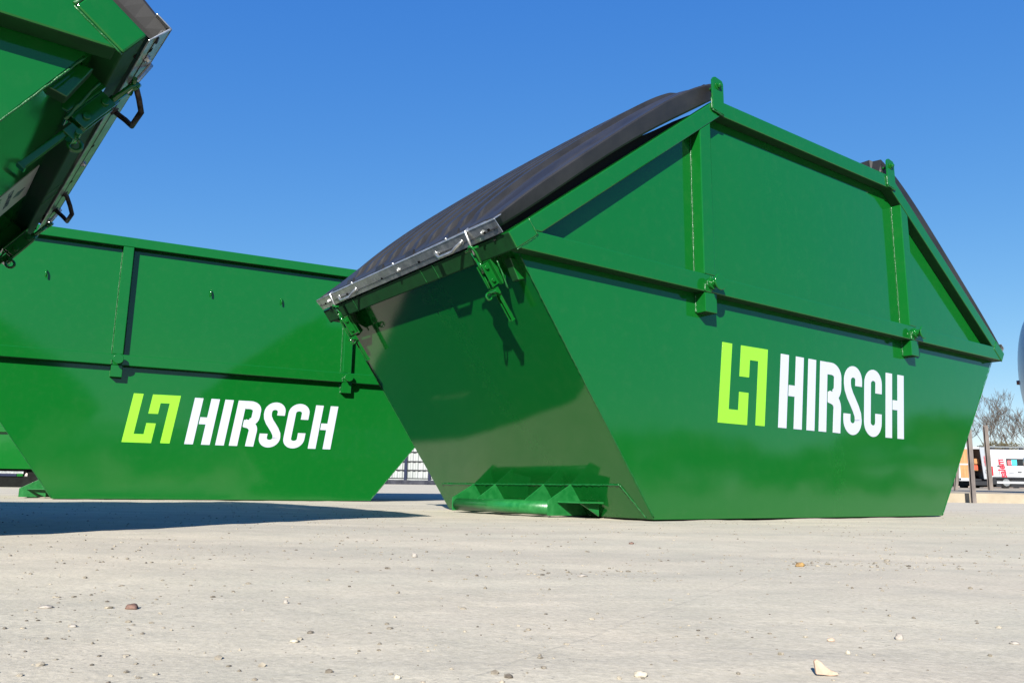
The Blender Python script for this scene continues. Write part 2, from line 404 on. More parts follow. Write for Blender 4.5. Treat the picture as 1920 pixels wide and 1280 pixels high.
AX = Vector((.6, 0, -.8)); NX = Vector((-.8, 0, -.6))   # down along / outward from the rim face
E0 = Vector((-1.003, 0, 1.314))
def rim(fu):
    def f(a, n, v):
        p = E0 + AX * a + NX * n
        return (fu(p.x), v, p.z)
    return f
def make_strip(root, fu):
    f = rim(fu); mb = MB(); t = .004
    a0, a1 = -.082, -.008; v0, v1 = -.052, WD + .05
    mb.hexa([f(a0, .012, v0), f(a1, .004, v0), f(a1, .004, v1), f(a0, .012, v1), f(a0, .012 + t, v0), f(a1, .004 + t, v0), f(a1, .004 + t, v1), f(a0, .012 + t, v1)])
    mb.hexa([f(a0 - t, .012 + t, v0), f(a0, .012 + t, v0), f(a0, .012 + t, v1), f(a0 - t, .012 + t, v1), f(a0 - t, -.035, v0), f(a0, -.035, v0), f(a0, -.035, v1), f(a0 - t, -.035, v1)])
    s = mb.build('lid_edge_strip', M['galv'], root, bevel=.002)
    for v, a in ((.03, -.045), (.07, -.04), (.70, -.04), (1.14, -.04), (1.62, -.04), (WD - .045, -.04)):
        h = MB(); h.hexa([f(a - .006, .0085, v - .010), f(a + .006, .0085, v - .010), f(a + .006, .0085, v + .010), f(a - .006, .0085, v + .010),
                f(a - .006, .0135, v - .010), f(a + .006, .0125, v - .010), f(a + .006, .0125, v + .010), f(a - .006, .0135, v + .010)])
        h.build('punched_slot', M['hole'], s)
    for v in (.085, .93, 1.90):
        b = MB(); b.tube([f(-.045, .006, v), f(-.045, .024, v)], .008, 8)
        b.tube([f(-.045, .012, v), f(-.045, .018, v)], .013, 6, smooth=False); b.build('bolt', M['galv'], s)
    for v in (.42, 1.0, 1.55): b = MB(); b.tube([f(a0, -.02, v), f(a0 - .012, -.02, v)], .008, 6); b.build('bolt', M['galv'], s)
    for c in (.395, WD - .395):
        g = MB(); hw = .125
        pn = .046 if root['lightbars'] else .085
        g.tube([f(-.045, .006, c - hw), f(-.044, .3 * pn, c - hw * .98), f(-.034, .68 * pn, c - hw * .72), f(-.022, pn, c - hw * .5), f(-.022, pn, c + hw * .5), f(-.034, .68 * pn, c + hw * .72), f(-.044, .3 * pn, c + hw * .98), f(-.045, .006, c + hw)], .009, 10)
        for q in (-hw, hw): g.tube([f(-.045, .008, c + q), f(-.045, .016, c + q)], .016, 10)
        g.build('grab_handle', M['galv' if root['lightbars'] else 'darksteel'], s)
    # flat tongue with eye for each latch
    for c in (.19, WD - .19):
        g = MB(); g.tube([f(-.088, -.005, c), f(-.086, .020, c), f(-.02, .030, c), (f(.035, .038, c))], .007, 8)
        g.build('latch_tongue', M['galv'], s)
    return s
def make_latch(root, fu, v0, sg):
    f0 = rim(fu); f = lambda a, n, v: f0(a, n, v0 + sg * v)
    def bx(mb, a, b, n0, n1, v, v2):
        mb.hexa([f(a, n0, v), f(b, n0, v), f(b, n0, v2), f(a, n0, v2), f(a, n1, v), f(b, n1, v), f(b, n1, v2), f(a, n1, v2)])
    m = MB()
    # gusset and carrier plate under the beam
    m.prism([(.075, -.004), (.22, -.004), (.225, -.02), (.10, -.105), (.092, -.10)], lambda a, n, v: f(a, n, v), -.045, -.037)
    bx(m, .088, .225, -.004, .003, -.045, .045)
    bx(m, .095, .215, .003, .050, -.024, -.017); bx(m, .095, .215, .003, .050, .017, .024)
    bx(m, .10, .135, .02, .045, -.017, .017)
    for a in (.115, .185): m.tube([f(a, .030, -.034), f(a, .030, .034)], .011, 10)
    body = m.build('latch', M['green'], root, bevel=.0015)
    g = MB(); g.tube([f(.02, .035, .016), f(-.004, .040, .013), f(-.012, .042, 0), f(-.004, .040, -.013), f(.02, .035, -.016), f(.085, .034, -.012), f(.09, .034, .0), f(.085, .034, .012), f(.02, .035, .016)], .0075, 8)
    g.tube([f(.075, .034, 0), f(.135, .036, 0)], .014, 10)
    g.tube([f(.13, .036, .012), f(.235, .044, .014)], .006, 8); g.tube([f(.13, .036, -.012), f(.235, .044, -.014)], .006, 8)
    g.tube([f(.005, .030, -.045), f(.005, .040, .05)], .0065, 8)
    g.build('latch_hook', M['green'], body)
    h = MB(); bx(h, .225, .26, .02, .055, -.022, .022)
    ring = [f(.25 + .017 * math.cos(k * math.pi / 6), .062 + .017 * math.sin(k * math.pi / 6), .026) for k in range(13)]
    h.tube(ring, .006, 6, cap=False)
    h.tube([f(.238, .05, -.04), f(.238, .05, .04)], .009, 10)
    bx(h, .26, .41, .018, .022, -.013, .013); bx(h, .26, .41, .022, .036, -.013, -.009); bx(h, .26, .41, .022, .036, .009, .013)
    bx(h, .405, .412, .016, .04, -.015, .015)
    h.build('latch_handle', M['green'], body, bevel=.001)
def make_foot(root, fu, k):
    """skid tube with gussets at the bottom of a sloped end; k = slope of the end du/dz"""
    m = MB()
    m.tube([(fu(-.25), .513, .043), (fu(-.25), WD - .505, .043)], .038, 20)
    ft = m.build('skid_tube', M['green_foot'], root)
    for v, big in ((.505, 1), (.75, 0), (1.245, 0), (1.49, 1)):
        g = MB(); b0 = .0 if big else .02; b1 = .028 if big else 0
        g.prism([(fu(-k * .176), .176), (fu(-.262 - b1), .085), (fu(-.262 - b1), b0 + .004), (fu(-k * .01), b0 + .004), (fu(-k * .03 + .002), .02)], UZ, v, v + .010)
        g.build('gusset', M['green_foot'], ft, bevel=.001)
    for a, b in ((.30, .50), (1.02, 1.24)):
        g = MB(); g.prism([(fu(-.07), a), (fu(-.20), a + .02), (fu(-.23), b), (fu(-.07), b)], lambda x, y, d: (x, y, d), .074, .082)
        g.prism([(fu(-.06), .004), (fu(-.06), .072), (fu(-.19), .072)], UZ, a + .05, a + .058)
        g.build('wedge_plate', M['green_foot'], ft, bevel=.001)
    d = MB()   # doubler plate lying on the sloped end
    o = .005
    d.hexa([(fu(-.000 - o), .05, .004), (fu(0.001), .05, .004), (fu(.001), WD - .05, .004), (fu(-o), WD - .05, .004),
            (fu(-k * .170 - o), .13, .170), (fu(-k * .170 + .001), .13, .170), (fu(-k * .170 + .001), WD - .13, .170), (fu(-k * .170 - o), WD - .13, .170)])
    d.build('doubler_plate', M['green'], root)
    w_ = MB()
    w_.weld((fu(-k * .172 - .003), .12, .172), (fu(-k * .172 - .003), WD - .10, .172), .0055, .010)
    w_.build('weld_seam', M['weld'], ft); w_ = MB()
    w_.weld((fu(-k * .172 - .003), .12, .172), (fu(-.004), .05, .006), .005, .010); w_.build('weld_seam', M['weld'], ft)
    for v in (.51, .755, 1.25, 1.495): w_ = MB(); w_.weld((fu(-k * .17 - .004), v, .168), (fu(-k * .03 - .004), v, .03), .004, .01); w_.build('weld_seam', M['weld'], ft)

def skip(loc, rz, lidded, label, group='green skips in the yard', lightbars=True, zoff=.006, both_logo=True):
    root = empty('skip_container', (loc[0], loc[1], zoff), rz, label, 'skip', group)
    root['lightbars'] = lightbars
    if lidded:
        top = [(SR + .035, 1.30), (4.06, 1.36), (2.53, 2.43), (.49, 2.42), (-.955, 1.33), (SL - .01, 1.26)]
        rail_o = [(-.95, 1.3545), (.52, 2.462), (2.50, 2.474), (4.05, 1.3545)]
        rail_i = [(-.80, 1.3545), (.555, 2.366), (2.47, 2.372), (3.905, 1.3545)]
    else:
        zt_ = 2.516
        top = [(SR + .0, 1.26), (SR + .0, zt_ - .02), (SL - .0, zt_ - .02), (SL, 1.26)]
    # plates
    b = MB()
    side = [(0, 0), (L0, 0), (SR, ZB)] + top + [(SL, ZB)]
    b.prism(side, UZ, 0, .006); b.prism(side, UZ, WD - .006, WD)
    b.box((.002, .006, .0), (L0 - .002, WD - .006, .006))
    for (u0, u1, s) in ((0, SL, 1), (L0, SR, -1)):
        zt1 = 1.30
        b.hexa([(u0, .0062, .0), (u0 + s * .008, .0062, .0), (u0 + s * .008, WD - .0062, .0), (u0, WD - .0062, .0),
                (u1 - s * .03, .0062, 1.292), (u1 + s * -.022, .0062, 1.292), (u1 - s * .022, WD - .0062, 1.292), (u1 - s * .03, WD - .0062, 1.292)])
        if not lidded: b.box((min(u1, u1 + s * .006), .0062, 1.26), (max(u1, u1 + s * .006), WD - .0062, zt_ - .02))
    b.build('body', M['green'], root)
    class _W:
        def weld(s, *a, **k):
            m_ = MB(); m_.weld(*a, **k); m_.build('weld_seam', M['weld'], root)
    wd = _W()
    for sd_ in (0, 1):
        v0, v1 = ((-T, 0) if sd_ == 0 else (WD, WD + T)); vf = v0 if sd_ == 0 else v1; vp = 0 if sd_ == 0 else WD; sg = -1 if sd_ == 0 else 1
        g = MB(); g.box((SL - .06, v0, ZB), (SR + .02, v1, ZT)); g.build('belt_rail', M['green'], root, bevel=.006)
        if lidded:
            g = MB()
            seg = list(zip(rail_o, rail_i))
            poly = rail_o + rail_i[::-1]
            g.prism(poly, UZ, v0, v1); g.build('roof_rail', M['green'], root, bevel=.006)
            for u in (.472, 2.422):
                lg = MB(); pl = [(u, 2.385), (u + .10, 2.372), (u + .10, 2.57), (u + .088, 2.588), (u + .03, 2.598), (u + .012, 2.592), (u, 2.575)]
                a_, b_ = (v0 - .0135, v0 - .001) if sd_ == 0 else (v1 + .001, v1 + .0135)
                lg.prism(pl, UZ, a_, b_); lo_ = lg.build('hinge_lug', M['green'], root, bevel=.002)
                bt = MB(); e_ = a_ if sd_ == 0 else b_
                bt.tube([(u + .05, e_, 2.545), (u + .05, e_ + sg * .014, 2.545)], .019, 6, smooth=False)
                bt.tube([(u + .05, e_, 2.545), (u + .05, e_ + sg * .004, 2.545)], .027, 14)
                bt.tube([(u + .05, e_ - sg * .11, 2.545), (u + .05, e_ + sg * .024, 2.545)], .010, 8)
                bt.build('hinge_bolt', M['green'], lo_)
                wd.weld((u - .002, e_ - sg * .009, 2.385), (u - .002, e_ - sg * .009, 2.46), .006); wd.weld((u, e_ - sg * .006, 2.380), (u + .1, e_ - sg * .006, 2.367), .006)
        else:
            g = MB(); g.box((SL - .05, v0, zt_ - .097), (SR + .05, v1, zt_)); g.build('roof_rail', M['green'], root, bevel=.006)
            for u in (-.26, 1.2, 1.91, 3.2):
                hk = MB(); e_ = vp
                hk.tube([(u, e_, 2.10), (u, e_ + sg * .022, 2.095), (u + .002, e_ + sg * .030, 2.075), (u + .003, e_ + sg * .030, 2.035)], .0085, 8); hk.build('net_hook', M['green'], root)
        for k, u in enumerate((.366, 2.600)):
            u1 = u + .093
            if lidded:
                zz = lambda x: interp(rail_i, x) - .0005
                poly = [(u, ZT + .0005), (u1, ZT + .0005), (u1, zz(u1)), (u, zz(u))]
            else: poly = [(u, ZT + .0005), (u1, ZT + .0005), (u1, zt_ - .0975), (u, zt_ - .0975)]
            g = MB(); tp = .005; va_, vb_ = (v0 + .002, v1) if sd_ == 0 else (v1 - .002, v0)
            xm_ = u + .0465; wide = [(x + (tp if x > xm_ else -tp), z) for x, z in poly]
            n_ = len(poly); vs_ = [(x, va_, z) for x, z in poly] + [(x, vb_, z) for x, z in wide]
            g.add(vs_, [(0, 1, 2, 3), (7, 6, 5, 4)] + [(i, (i + 1) % 4, (i + 1) % 4 + 4, i + 4) for i in range(4)])
            g.build('post', M['green'], root, bevel=.005)
            g = MB(); g.prism([(u, 1.136), (u1 + .008, 1.136), (u1 + .008, ZB - .0005), (u, ZB - .0005)], UZ, v0 + (.002 if sd_ == 0 else 0), v1 - (.002 if sd_ == 1 else 0))
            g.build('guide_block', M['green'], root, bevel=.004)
            p = MB(); uc = u + .055; zc = 1.302
            p.tube([(uc, vf, zc), (uc, vf + sg * .022, zc)], .036, 20); p.tube([(uc, vf, zc), (uc, vf + sg * .058, zc)], .025, 20)
            lp = p.build('lifting_pin', M['green'], root, bevel=.002)
            q = MB(); q.tube([(uc, vf + sg * .058, zc), (uc, vf + sg * .068, zc)], .045, 24); q.tube([(uc + .044 * math.cos(k * math.pi / 12), vf + sg * (.063), zc + .044 * math.sin(k * math.pi / 12)) for k in range(25)], [.004 * random.uniform(.7, 1.3) for k in range(25)], 6, cap=False); q.build('pin_flange', M['green'], lp, bevel=.002)
            c_ = MB(); c_.weld((uc + .0, vf + sg * .002, zc + .042), (uc + .043, vf + sg * .002, zc), .006, .01); c_.weld((uc - .043, vf + sg * .002, zc), (uc, vf + sg * .002, zc + .042), .006, .01); c_.weld((uc - .043, vf + sg * .002, zc), (uc, vf + sg * .002, zc - .042), .006, .01)
            c_.build('weld_seam', M['weld'], lp)
            wd.weld((u - .008, vp + sg * .003, ZT), (u - .008, vp + sg * .003, 2.28 if lidded else 2.41), .0034, .016)
            wd.weld((u1 + .008, vp + sg * .003, ZT), (u1 + .008, vp + sg * .003, 2.28 if lidded else 2.41), .003, .016)
            wd.weld((u - .002, vp + sg * .003, 1.14), (u - .002, vp + sg * .003, ZB), .005, .01)
            wd.weld((u - .001, vf + sg * .001, ZB + .002), (u - .001, vf + sg * .001, ZB + .045), .006, .01)
        wd.weld((SL, vp + sg * .001, ZB - .01), (0, vp + sg * .001, .01), .003, .02); wd.weld((SR, vp + sg * .001, ZB - .01), (L0, vp + sg * .001, .01), .003, .02)
        wd.weld((SL, vp + sg * .002, ZT + .001), (SR, vp + sg * .002, ZT + .001), .003, .03)
        if sd_ == 0 or both_logo: logo(root, sd_)
    # ends
    for fu, k, s in ((lambda u: u, .70, 0), (MU, .82, 1)):
        f = rim(fu); fm = (lambda u: u) if s == 0 else (lambda u: L0 - u)
        if lidded:
            v0, v1 = -T - .004, WD + T + .004
            m = MB()
            q = lambda a, n, v: f(a, n, v)
            m.hexa([q(0, 0, v0), q(.089, 0, v0), q(.089, 0, v1), q(0, 0, v1), q(0, -.15, v0), q(.089, -.15, v0), q(.089, -.15, v1), q(0, -.15, v1)])
            bm_ = m.build('end_beam', M['green'], root, bevel=.006)
            for v in (-T - .004, WD + T + .004):
                sg = -1 if v < 0 else 1
                wd.weld(q(.0, -.153, v - sg * .004), q(.089, -.153, v - sg * .004), .0055); wd.weld(q(.092, -.15, v - sg * .004), q(.092, 0, v - sg * .004), .0032)
            # support blocks below the corners
            for v in (.0, WD - .115):
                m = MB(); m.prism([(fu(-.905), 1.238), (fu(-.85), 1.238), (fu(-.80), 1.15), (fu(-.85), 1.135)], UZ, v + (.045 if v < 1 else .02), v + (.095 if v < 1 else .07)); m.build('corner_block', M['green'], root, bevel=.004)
            for v in (.115, WD - .115): wd.weld((fu(-.93), v, 1.235), (fu(-.86), v, 1.105), .005)
            for v in (.62, .75, 1.62):   # bead lines across the beam face
                wd.weld(q(.002, .001, v), q(.087, .001, v), .0022)
            make_lid(root, fu); make_strip(root, fu)
            make_latch(root, fu, .19, 1); make_latch(root, fu, WD - .19, -1)
        else:
            u = SL if s == 0 else SR; a, b_ = (u - .05, u + .0) if s == 0 else (u, u + .05)
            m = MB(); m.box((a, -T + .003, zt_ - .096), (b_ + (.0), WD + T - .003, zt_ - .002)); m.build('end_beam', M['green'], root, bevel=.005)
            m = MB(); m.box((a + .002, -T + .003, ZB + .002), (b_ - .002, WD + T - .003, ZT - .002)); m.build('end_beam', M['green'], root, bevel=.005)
        if s == 0: make_foot(root, fm, k)
    del root['lightbars']
    return root

skip((.7419, 4.1594), .6257, True, 'right-hand green skip with domed black lid, two green latches and silver rim strip')
skip((-4.1596, 7.3259), .4819, False, 'open-topped green skip with flat upper rim, half hidden behind the lidded right one', zoff=.004)
TH3 = .6551; c3 = Vector((-1.8252, 1.374))
a3 = TH3 + math.pi; off = Matrix.Rotation(a3, 2) @ Vector((0, WD))
s3 = skip((c3.x - off.x, c3.y - off.y), a3, True, 'nearest green skip, only its lidded corner jutting in at the upper left', lightbars=False)

# printed film on the shaded end of the near skip, lying on its sloped end plate
def text_mesh(name, txt, size, m, parent, place, bold=0.0):
    cu = bpy.data.curves.new(name, 'FONT'); cu.body = txt; cu.size = size; cu.extrude = .0004; cu.offset = bold; cu.resolution_u = 3
    to = bpy.data.objects.new('tmp', cu); C.objects.link(to)
    bpy.context.view_layer.update()
    me = bpy.data.meshes.new_from_object(to.evaluated_get(bpy.context.evaluated_depsgraph_get()))
    bpy.data.objects.remove(to); me.name = name
    for v in me.vertices: v.co = Vector(place(v.co.x, v.co.y, v.co.z))
    me.materials.clear(); me.materials.append(m)
    o = bpy.data.objects.new(name, me); C.objects.link(o); o.parent = parent
    return o
def sticker(root):
    k = .70; s_ = math.hypot(1, k)
    f = lambda v, z, d: (-k * z - d * .82, v, z - d * .57)
    # x runs to lower v (reading direction from outside), y runs up the slope from z=1.00
    g = lambda x, y, d: f(1.0 - x, .98 + y / s_ , d + .003)
    m = MB(); m.hexa([g(0, 0, -.0015), g(.38, 0, -.0015), g(.38, .36, -.0015), g(0, .36, -.0015), g(0, 0, 0), g(.38, 0, 0), g(.38, .36, 0), g(0, .36, 0)])
    st = m.build('sticker', M['sticker'], root)
    d = MB(); d.hexa([g(*p) for p in [(.17, .285, .0002), (.215, .265, .0002), (.245, .30, .0002), (.20, .325, .0002), (.17, .285, .0008), (.215, .265, .0008), (.245, .30, .0008), (.20, .325, .0008)]])
    d.build('sticker_emblem', M['ink'], st)
    text_mesh('sticker_lettering', '08 580', .085, M['weld'], st, lambda x, y, z: g(.03 + x, .13 + y, .0006 + z), .002)
    text_mesh('sticker_lettering', 'CONTAINER', .038, M['ink'], st, lambda x, y, z: g(.06 + x, .225 + y, .0006 + z))
sticker(s3)

# ------------------------------------------------------------------ things far behind the skips
def part(name, m, parent, *boxes, bevel=0):
    b = MB()
    for bb in boxes: b.box(*bb)
    return b.build(name, m, parent, bevel=bevel)

# raised roll-off box at the left edge, seen under and behind the left skip
Y = 15.0; a = at(0, 922, Y); zg = gz(0, Y)
px = lambda x, y, Y_=Y: at(x, y, Y_)
bx = empty('rolloff_container', (px(20, 900).x, Y, zg), 0, 'green steel box on black frame, glimpsed at the left edge behind the skip', 'container')
X0, X1 = -3.2, 1.2; zt_ = px(0, 878).z - zg; zr = px(0, 810).z - zg; zu = px(0, 892).z - zg
part('box_body', M['green'], bx, ((X0, 0, zt_), (X1, 2.3, zr + 1.4)))
part('side_rail', M['green'], bx, ((X0 - .02, -.08, zr), (X1 + .02, -.002, zr + .11)), bevel=.01)
part('lower_frame', M['blacksteel'], bx, ((X0, .05, .0), (X1, 2.2, zu)))
part('frame_top', M['blacksteel'], bx, ((X0, .1, zt_ - .045), (X1, 2.2, zt_ - .002)))
part('frame_post', M['blacksteel'], bx, ((px(46, 885).x - bx.location.x, .1, zu + .001), (X1 - .05, 2.1, zt_ - .047)))
part('opening_view_pale', M['galv'], bx, ((X0 + .3, .02, zu + .05), (px(43, 885).x - bx.location.x, .09, zt_ - .046)))  # pale bar standing in for the background seen through the frame opening
part('opening_view_blue', M['slate'], bx, ((X0 + .3, .02, zu + .002), (px(30, 885).x - bx.location.x, .085, zu + .048)))  # bluish block standing in for that same background
part('opening_view_green', M['green'], bx, ((px(31, 885).x - bx.location.x, .02, zu + .002), (px(42, 885).x - bx.location.x, .085, zu + .048)))  # green block, likewise a stand-in for the view through the opening

# white corrugated screen fence with blue-grey posts, far between the skips
Y = 50.0; zg = gz(0, Y)
fz = lambda y: at(770, y, Y).z
fe = empty('sheet_fence', (at(770, 900, Y).x, Y, zg), 0, 'white corrugated sheet fence with blue-grey posts, seen in the gap between skips', 'fence')
x0, x1 = at(640, 890, Y).x - fe.location.x, at(980, 890, Y).x - fe.location.x
z0, z1 = fz(897) - zg, fz(841) - zg
b = MB(); xx = x0; n = 0; pts = []
while xx < x1: pts.append((xx, .03 if n % 4 in (0, 1) else -.03)); xx += .075 if n % 2 else .085; n += 1
vs = [(x, y, z) for z in (z0, z1) for x, y in pts]; m_ = len(pts)
b.add(vs, [(i, i + 1, m_ + i + 1, m_ + i) for i in range(m_ - 1)]); sh_ = b.build('sheet_panel', M['sheet'], fe)
so_ = sh_.modifiers.new('thick', 'SOLIDIFY'); so_.thickness = .004
for y in (847, 864.6, 881, 896.5): part('fence_rail', M['vandark'], fe, ((x0, -.09, fz(y) - zg - .028), (x1, -.045, fz(y) - zg + .028)))
for p in (672, 716.5, 760.5, 805.5, 850, 894, 938): xp = at(p, 890, Y).x - fe.location.x; part('fence_post', M['slate'], fe, ((xp - .085, -.16, .0), (xp + .085, -.095, z1 + .05)), bevel=.01)
part('coping', M['sheet'], fe, ((x0, -.07, z0 - .1), (x1, .1, z0 - .005)))
tb = MB(); N = 60; top = []
for i in range(N + 1): top.append(((x0 - .5) + (x1 - x0 + 1) * i / N, fz(899.5) - zg + .03 * noise.noise(Vector((i * .35, 2, 0)))))
for i in range(N):
    (xa, za), (xb, zb) = top[i], top[i + 1]; w1 = .1 * noise.noise(Vector((i * .6, 5, 0))); w2 = .1 * noise.noise(Vector(((i + 1) * .6, 5, 0)))
    tb.hexa([(xa, -.55 + w1, -.25), (xb, -.55 + w2, -.25), (xb, -.17, -.25), (xa, -.17, -.25), (xa, -.4 + w1, za), (xb, -.4 + w2, zb), (xb, -.17, zb), (xa, -.17, za)])
t_ = tb.build('foil_bank', M['tarp'], None, loc=fe.location); tag(t_, 'low bank of wrinkled dark foil along the foot of the white sheet fence', 'tarpaulin')
# grey hall whose gable shows above the fence
ha = empty('storage_hall', (at(778, 850, 75).x, 76, gz(0, 76)), 0, 'grey hall with gabled roof just topping the white fence between the skips', 'building')
hz = at(778, 838, 75).z - gz(0, 76)
g = MB(); g.box((-5, 0, 0), (5, 14, hz - .95)); g.build('wall', M['sheet'], ha)
g = MB(); g.prism([(-5.3, hz - 1.0), (5.3, hz - 1.0), (0, hz + .1)], lambda a, b, d: (a, d, b), -.3, 14.3); g.build('roof', worn('roof_grey', (.16, .17, .18), (.24, .25, .25), 2, (.6, .8)), ha)

# concrete ramp with pale face on the right, vans on it
Y = 14.0; pa = at(1760, 948, Y); zt1 = at(1850, 925, Y).z
kb = MB(); rows = []
xs = [2.5 + i * .6 for i in range(60)]
for x in xs: rows.append([(x, Y, -.05), (x, Y + .0, zt1), (x, Y + 8, zt1 + .10), (x, 44, at(1860, 914.5, 42).z + .02), (x, 120, 1.6)])
vs = [p for r_ in rows for p in r_]; kb.add(vs, [(i * 5 + k, i * 5 + k + 1, (i + 1) * 5 + k + 1, (i + 1) * 5 + k) for i in range(len(xs) - 1) for k in range(4)])
cm = worn('pale_concrete', (.21, .175, .125), (.275, .235, .175), 1.5, (.85, .95), bump=.004, bscale=14)
o = kb.build('ramp', cm, None); o['kind'] = 'structure'
def steel_post(px0, py0, px1, py1, Y, wpx, name, label):
    a = at(px0, py0, Y); b_ = at(px1, py1, Y); w_ = .66 * wpx * Y / F; t = .09
    m = MB(); d = Vector((b_.x - a.x, 0, b_.z - a.z)); L_ = d.length; h = w_ / 2
    # rolled I section standing on its end
    prof = [(-h, -.035), (h, -.035), (h, -.027), (.004, -.027), (.004, .027), (h, .027), (h, .035), (-h, .035), (-h, .027), (-.004, .027), (-.004, -.027), (-h, -.027)]
    m.prism(prof, lambda p, q, s: (p + d.x * s, q, d.z * s), 0, 1)
    po = m.build('steel_post', M['post'], None, bevel=.002, loc=(a.x, Y, a.z))
    return tag(po, label, 'post', 'old steel posts beside the parked vans')
steel_post(1826, 947, 1816, 806, 13.7, 11, 'p', 'leaning grey steel post standing in front of the pale ramp edge')
steel_post(1857.5, 918.5, 1847, 797, 17.0, 10.5, 'p', 'leaning grey steel post on the ramp, nearest the lettered van side')
steel_post(1792, 919, 1797, 840, 17.5, 8, 'p', 'dark steel post partly hidden by the right edge of the skip')

# van seen from its side
Y = 42.0; zv = at(1860, 914.5, Y).z; k = Y / F
v0 = at(1853, 900, Y).x
va = empty('delivery_van', (v0, Y, zv), 0, 'white van with red lettering and roof rack behind the grey posts', 'van', 'white vans parked on the ramp')
H_ = at(1860, 842, Y).z - zv; zb_ = at(1860, 897, Y).z - zv
poly = [(.22, zb_), (.02, zb_ + .15), (-.02, zb_ + .7), (.06, H_ - .12), (.16, H_), (3.6, H_), (4.2, H_ - .25), (4.75, H_ - .95), (5.4, H_ - 1.15), (5.55, zb_ + .1), (5.5, zb_)]
g = MB(); g.prism(poly, lambda a, b, d: (a, d, b), 0, 1.9); g.build('body', M['vanwhite'], va, bevel=.04)
part('bumper', M['vandark'], va, ((-.02, -.03, zb_ - .30), (.42, 1.93, zb_ - .003)), bevel=.03)
part('sill', M['vanwhite'], va, ((.45, -.012, zb_ - .24), (5.45, 1.9, zb_ - .13)))
part('rubbing_strip', M['vandark'], va, ((.24, -.02, zb_ + .002), (5.4, -.001, zb_ + .1)))
part('underbody', M['vandark'], va, ((.44, .05, zb_ - .42), (5.3, 1.85, zb_ - .003)))
for xw in (.95, 4.4):
    wv = MB(); wv.tube([(xw, .02, .30), (xw, .26, .30)], .30, 24); wt = wv.build('wheel', M['rubber'], va)
    wv = MB(); wv.tube([(xw, .005, .30), (xw, .018, .30)], .19, 16); wv.build('rim', M['galv'], wt)
wx0, wx1 = at(1886, 860, Y).x - v0, at(1930, 860, Y).x - v0; wz0, wz1 = at(1890, 872.5, Y).z - zv, at(1890, 859.5, Y).z - zv
part('side_window', M['glass'], va, ((wx0, -.012, wz0), (wx1, -.001, wz1)), bevel=.004)
sk = M['red']; part('window_sign', simple('sign_rose', (.45, .09, .10), .4), va, ((wx0 + .06, -.016, wz0 + .03), (wx0 + .26, -.0125, wz1 - .09)))
part('window_sign', simple('sign_cyan', (.05, .42, .62), .4), va, ((wx0 + .27, -.016, wz0 + .03), (wx0 + .55, -.0125, wz1 - .06)))
part('rear_light', simple('lamp_red', (.30, .01, .015), .2), va, ((.13, -.02, zb_ + .16), (.30, .02, zb_ + .64)), bevel=.01)
part('door_handle', M['vandark'], va, ((wx0 + .55, -.03, wz0 - .36), (wx0 + .75, -.001, wz0 - .31)))
part('door_seam', M['vandark'], va, ((.62, -.004, zb_ + .11), (.64, -.001, H_ - .35)), ((.54, -.02, wz0 - .05), (.72, -.001, wz0)))
for zz in (.08,): 
    part('roof_rack', M['galv'], va, ((.1, .05, H_ + .10), (3.6, .12, H_ + .17)))
    for xx in (.35, 1.1, 1.85, 2.6, 3.3): part('rack_foot', M['vandark'], va, ((xx, .04, H_ + .002), (xx + .16, .14, H_ + .098)))
c_ = at(1874, 856, Y); # lettering reads upwards along the rear edge
lx, lz0, lz1 = at(1884, 896, Y).x - v0, at(1884, 895, Y).z - zv, at(1884, 856, Y).z - zv
text_mesh('side_lettering', 'salem', .50, M['red'], va, lambda x, y, z: (at(1888, 895, 42.0).x - v0 - y * 1.08 - (x * .11), -.006 - z, lz0 + x * (lz1 - lz0) / 1.28), .018)
text_mesh('small_lettering', 'salem', .10, M['slate'], va, lambda x, y, z: (wx0 + .08 + x * 1.3, -.004 - z, wz0 - .42 + y), .0)

# second van seen from behind, doors open
Y2 = 40.0; zv2 = at(1830, 915, Y2).z; xc = at(1833, 880, Y2).x
vb = empty('delivery_van', (xc, Y2, zv2), 0, 'white van with its rear doors open on tools and plywood lining', 'van', 'white vans parked on the ramp')
q = lambda x, y, YY=Y2: (at(x, y, YY).x - xc, at(x, y, YY).z - zv2)
xl, xr = q(1819, 880)[0], q(1851, 880)[0]; zt2 = q(1830, 838.5)[1]; zf = q(1830, 897)[1]
part('side_wall', M['vanwhite'], vb, ((xl - .06, .02, zf - .1), (xl, 4.6, zt2)), bevel=.015)
part('side_wall', M['vanwhite'], vb, ((xr, .02, zf - .1), (xr + .06, 4.6, zt2)), bevel=.015)
part('roof', M['vanwhite'], vb, ((xl + .001, .0, zt2 - .08), (xr - .001, 4.6, zt2 + .02)), bevel=.015)
part('load_floor', M['vandark'], vb, ((xl + .001, .01, zf - .1), (xr - .001, 4.5, zf)))
part('bulkhead', M['vandark'], vb, ((xl + .001, 3.6, zf + .002), (xr - .001, 3.7, zt2 - .09)))
part('bumper', M['vandark'], vb, ((xl - .08, -.2, zf - .33), (xr + .05, .0, zf - .12)), bevel=.02)
part('underbody', M['blacksteel'], vb, ((xl, .05, .12), (xr, 4.4, zf - .11)))
for xx in (xl + .02, xr - .25):
    for yy in (.9, 3.9):
        wv = MB(); wv.tube([(xx, yy, .3), (xx + .22, yy, .3)], .30, 20); wv.build('wheel', M['rubber'], vb)
for zz in (.55, .95, 1.3): part('shelf', M['ply'], vb, ((xl + .25, .25, zf + zz * .75), (xl + .95, 2.2, zf + zz * .75 + .03)))
part('tool_case', simple('case_red', (.40, .06, .03), .5), vb, ((xl + .30, .22, zf + .45), (xl + .55, .6, zf + .68)), bevel=.01)
part('tool_case', M['ply'], vb, ((xl + .36, .2, zf + .75), (xl + .62, .6, zf + 1.0)), bevel=.01)
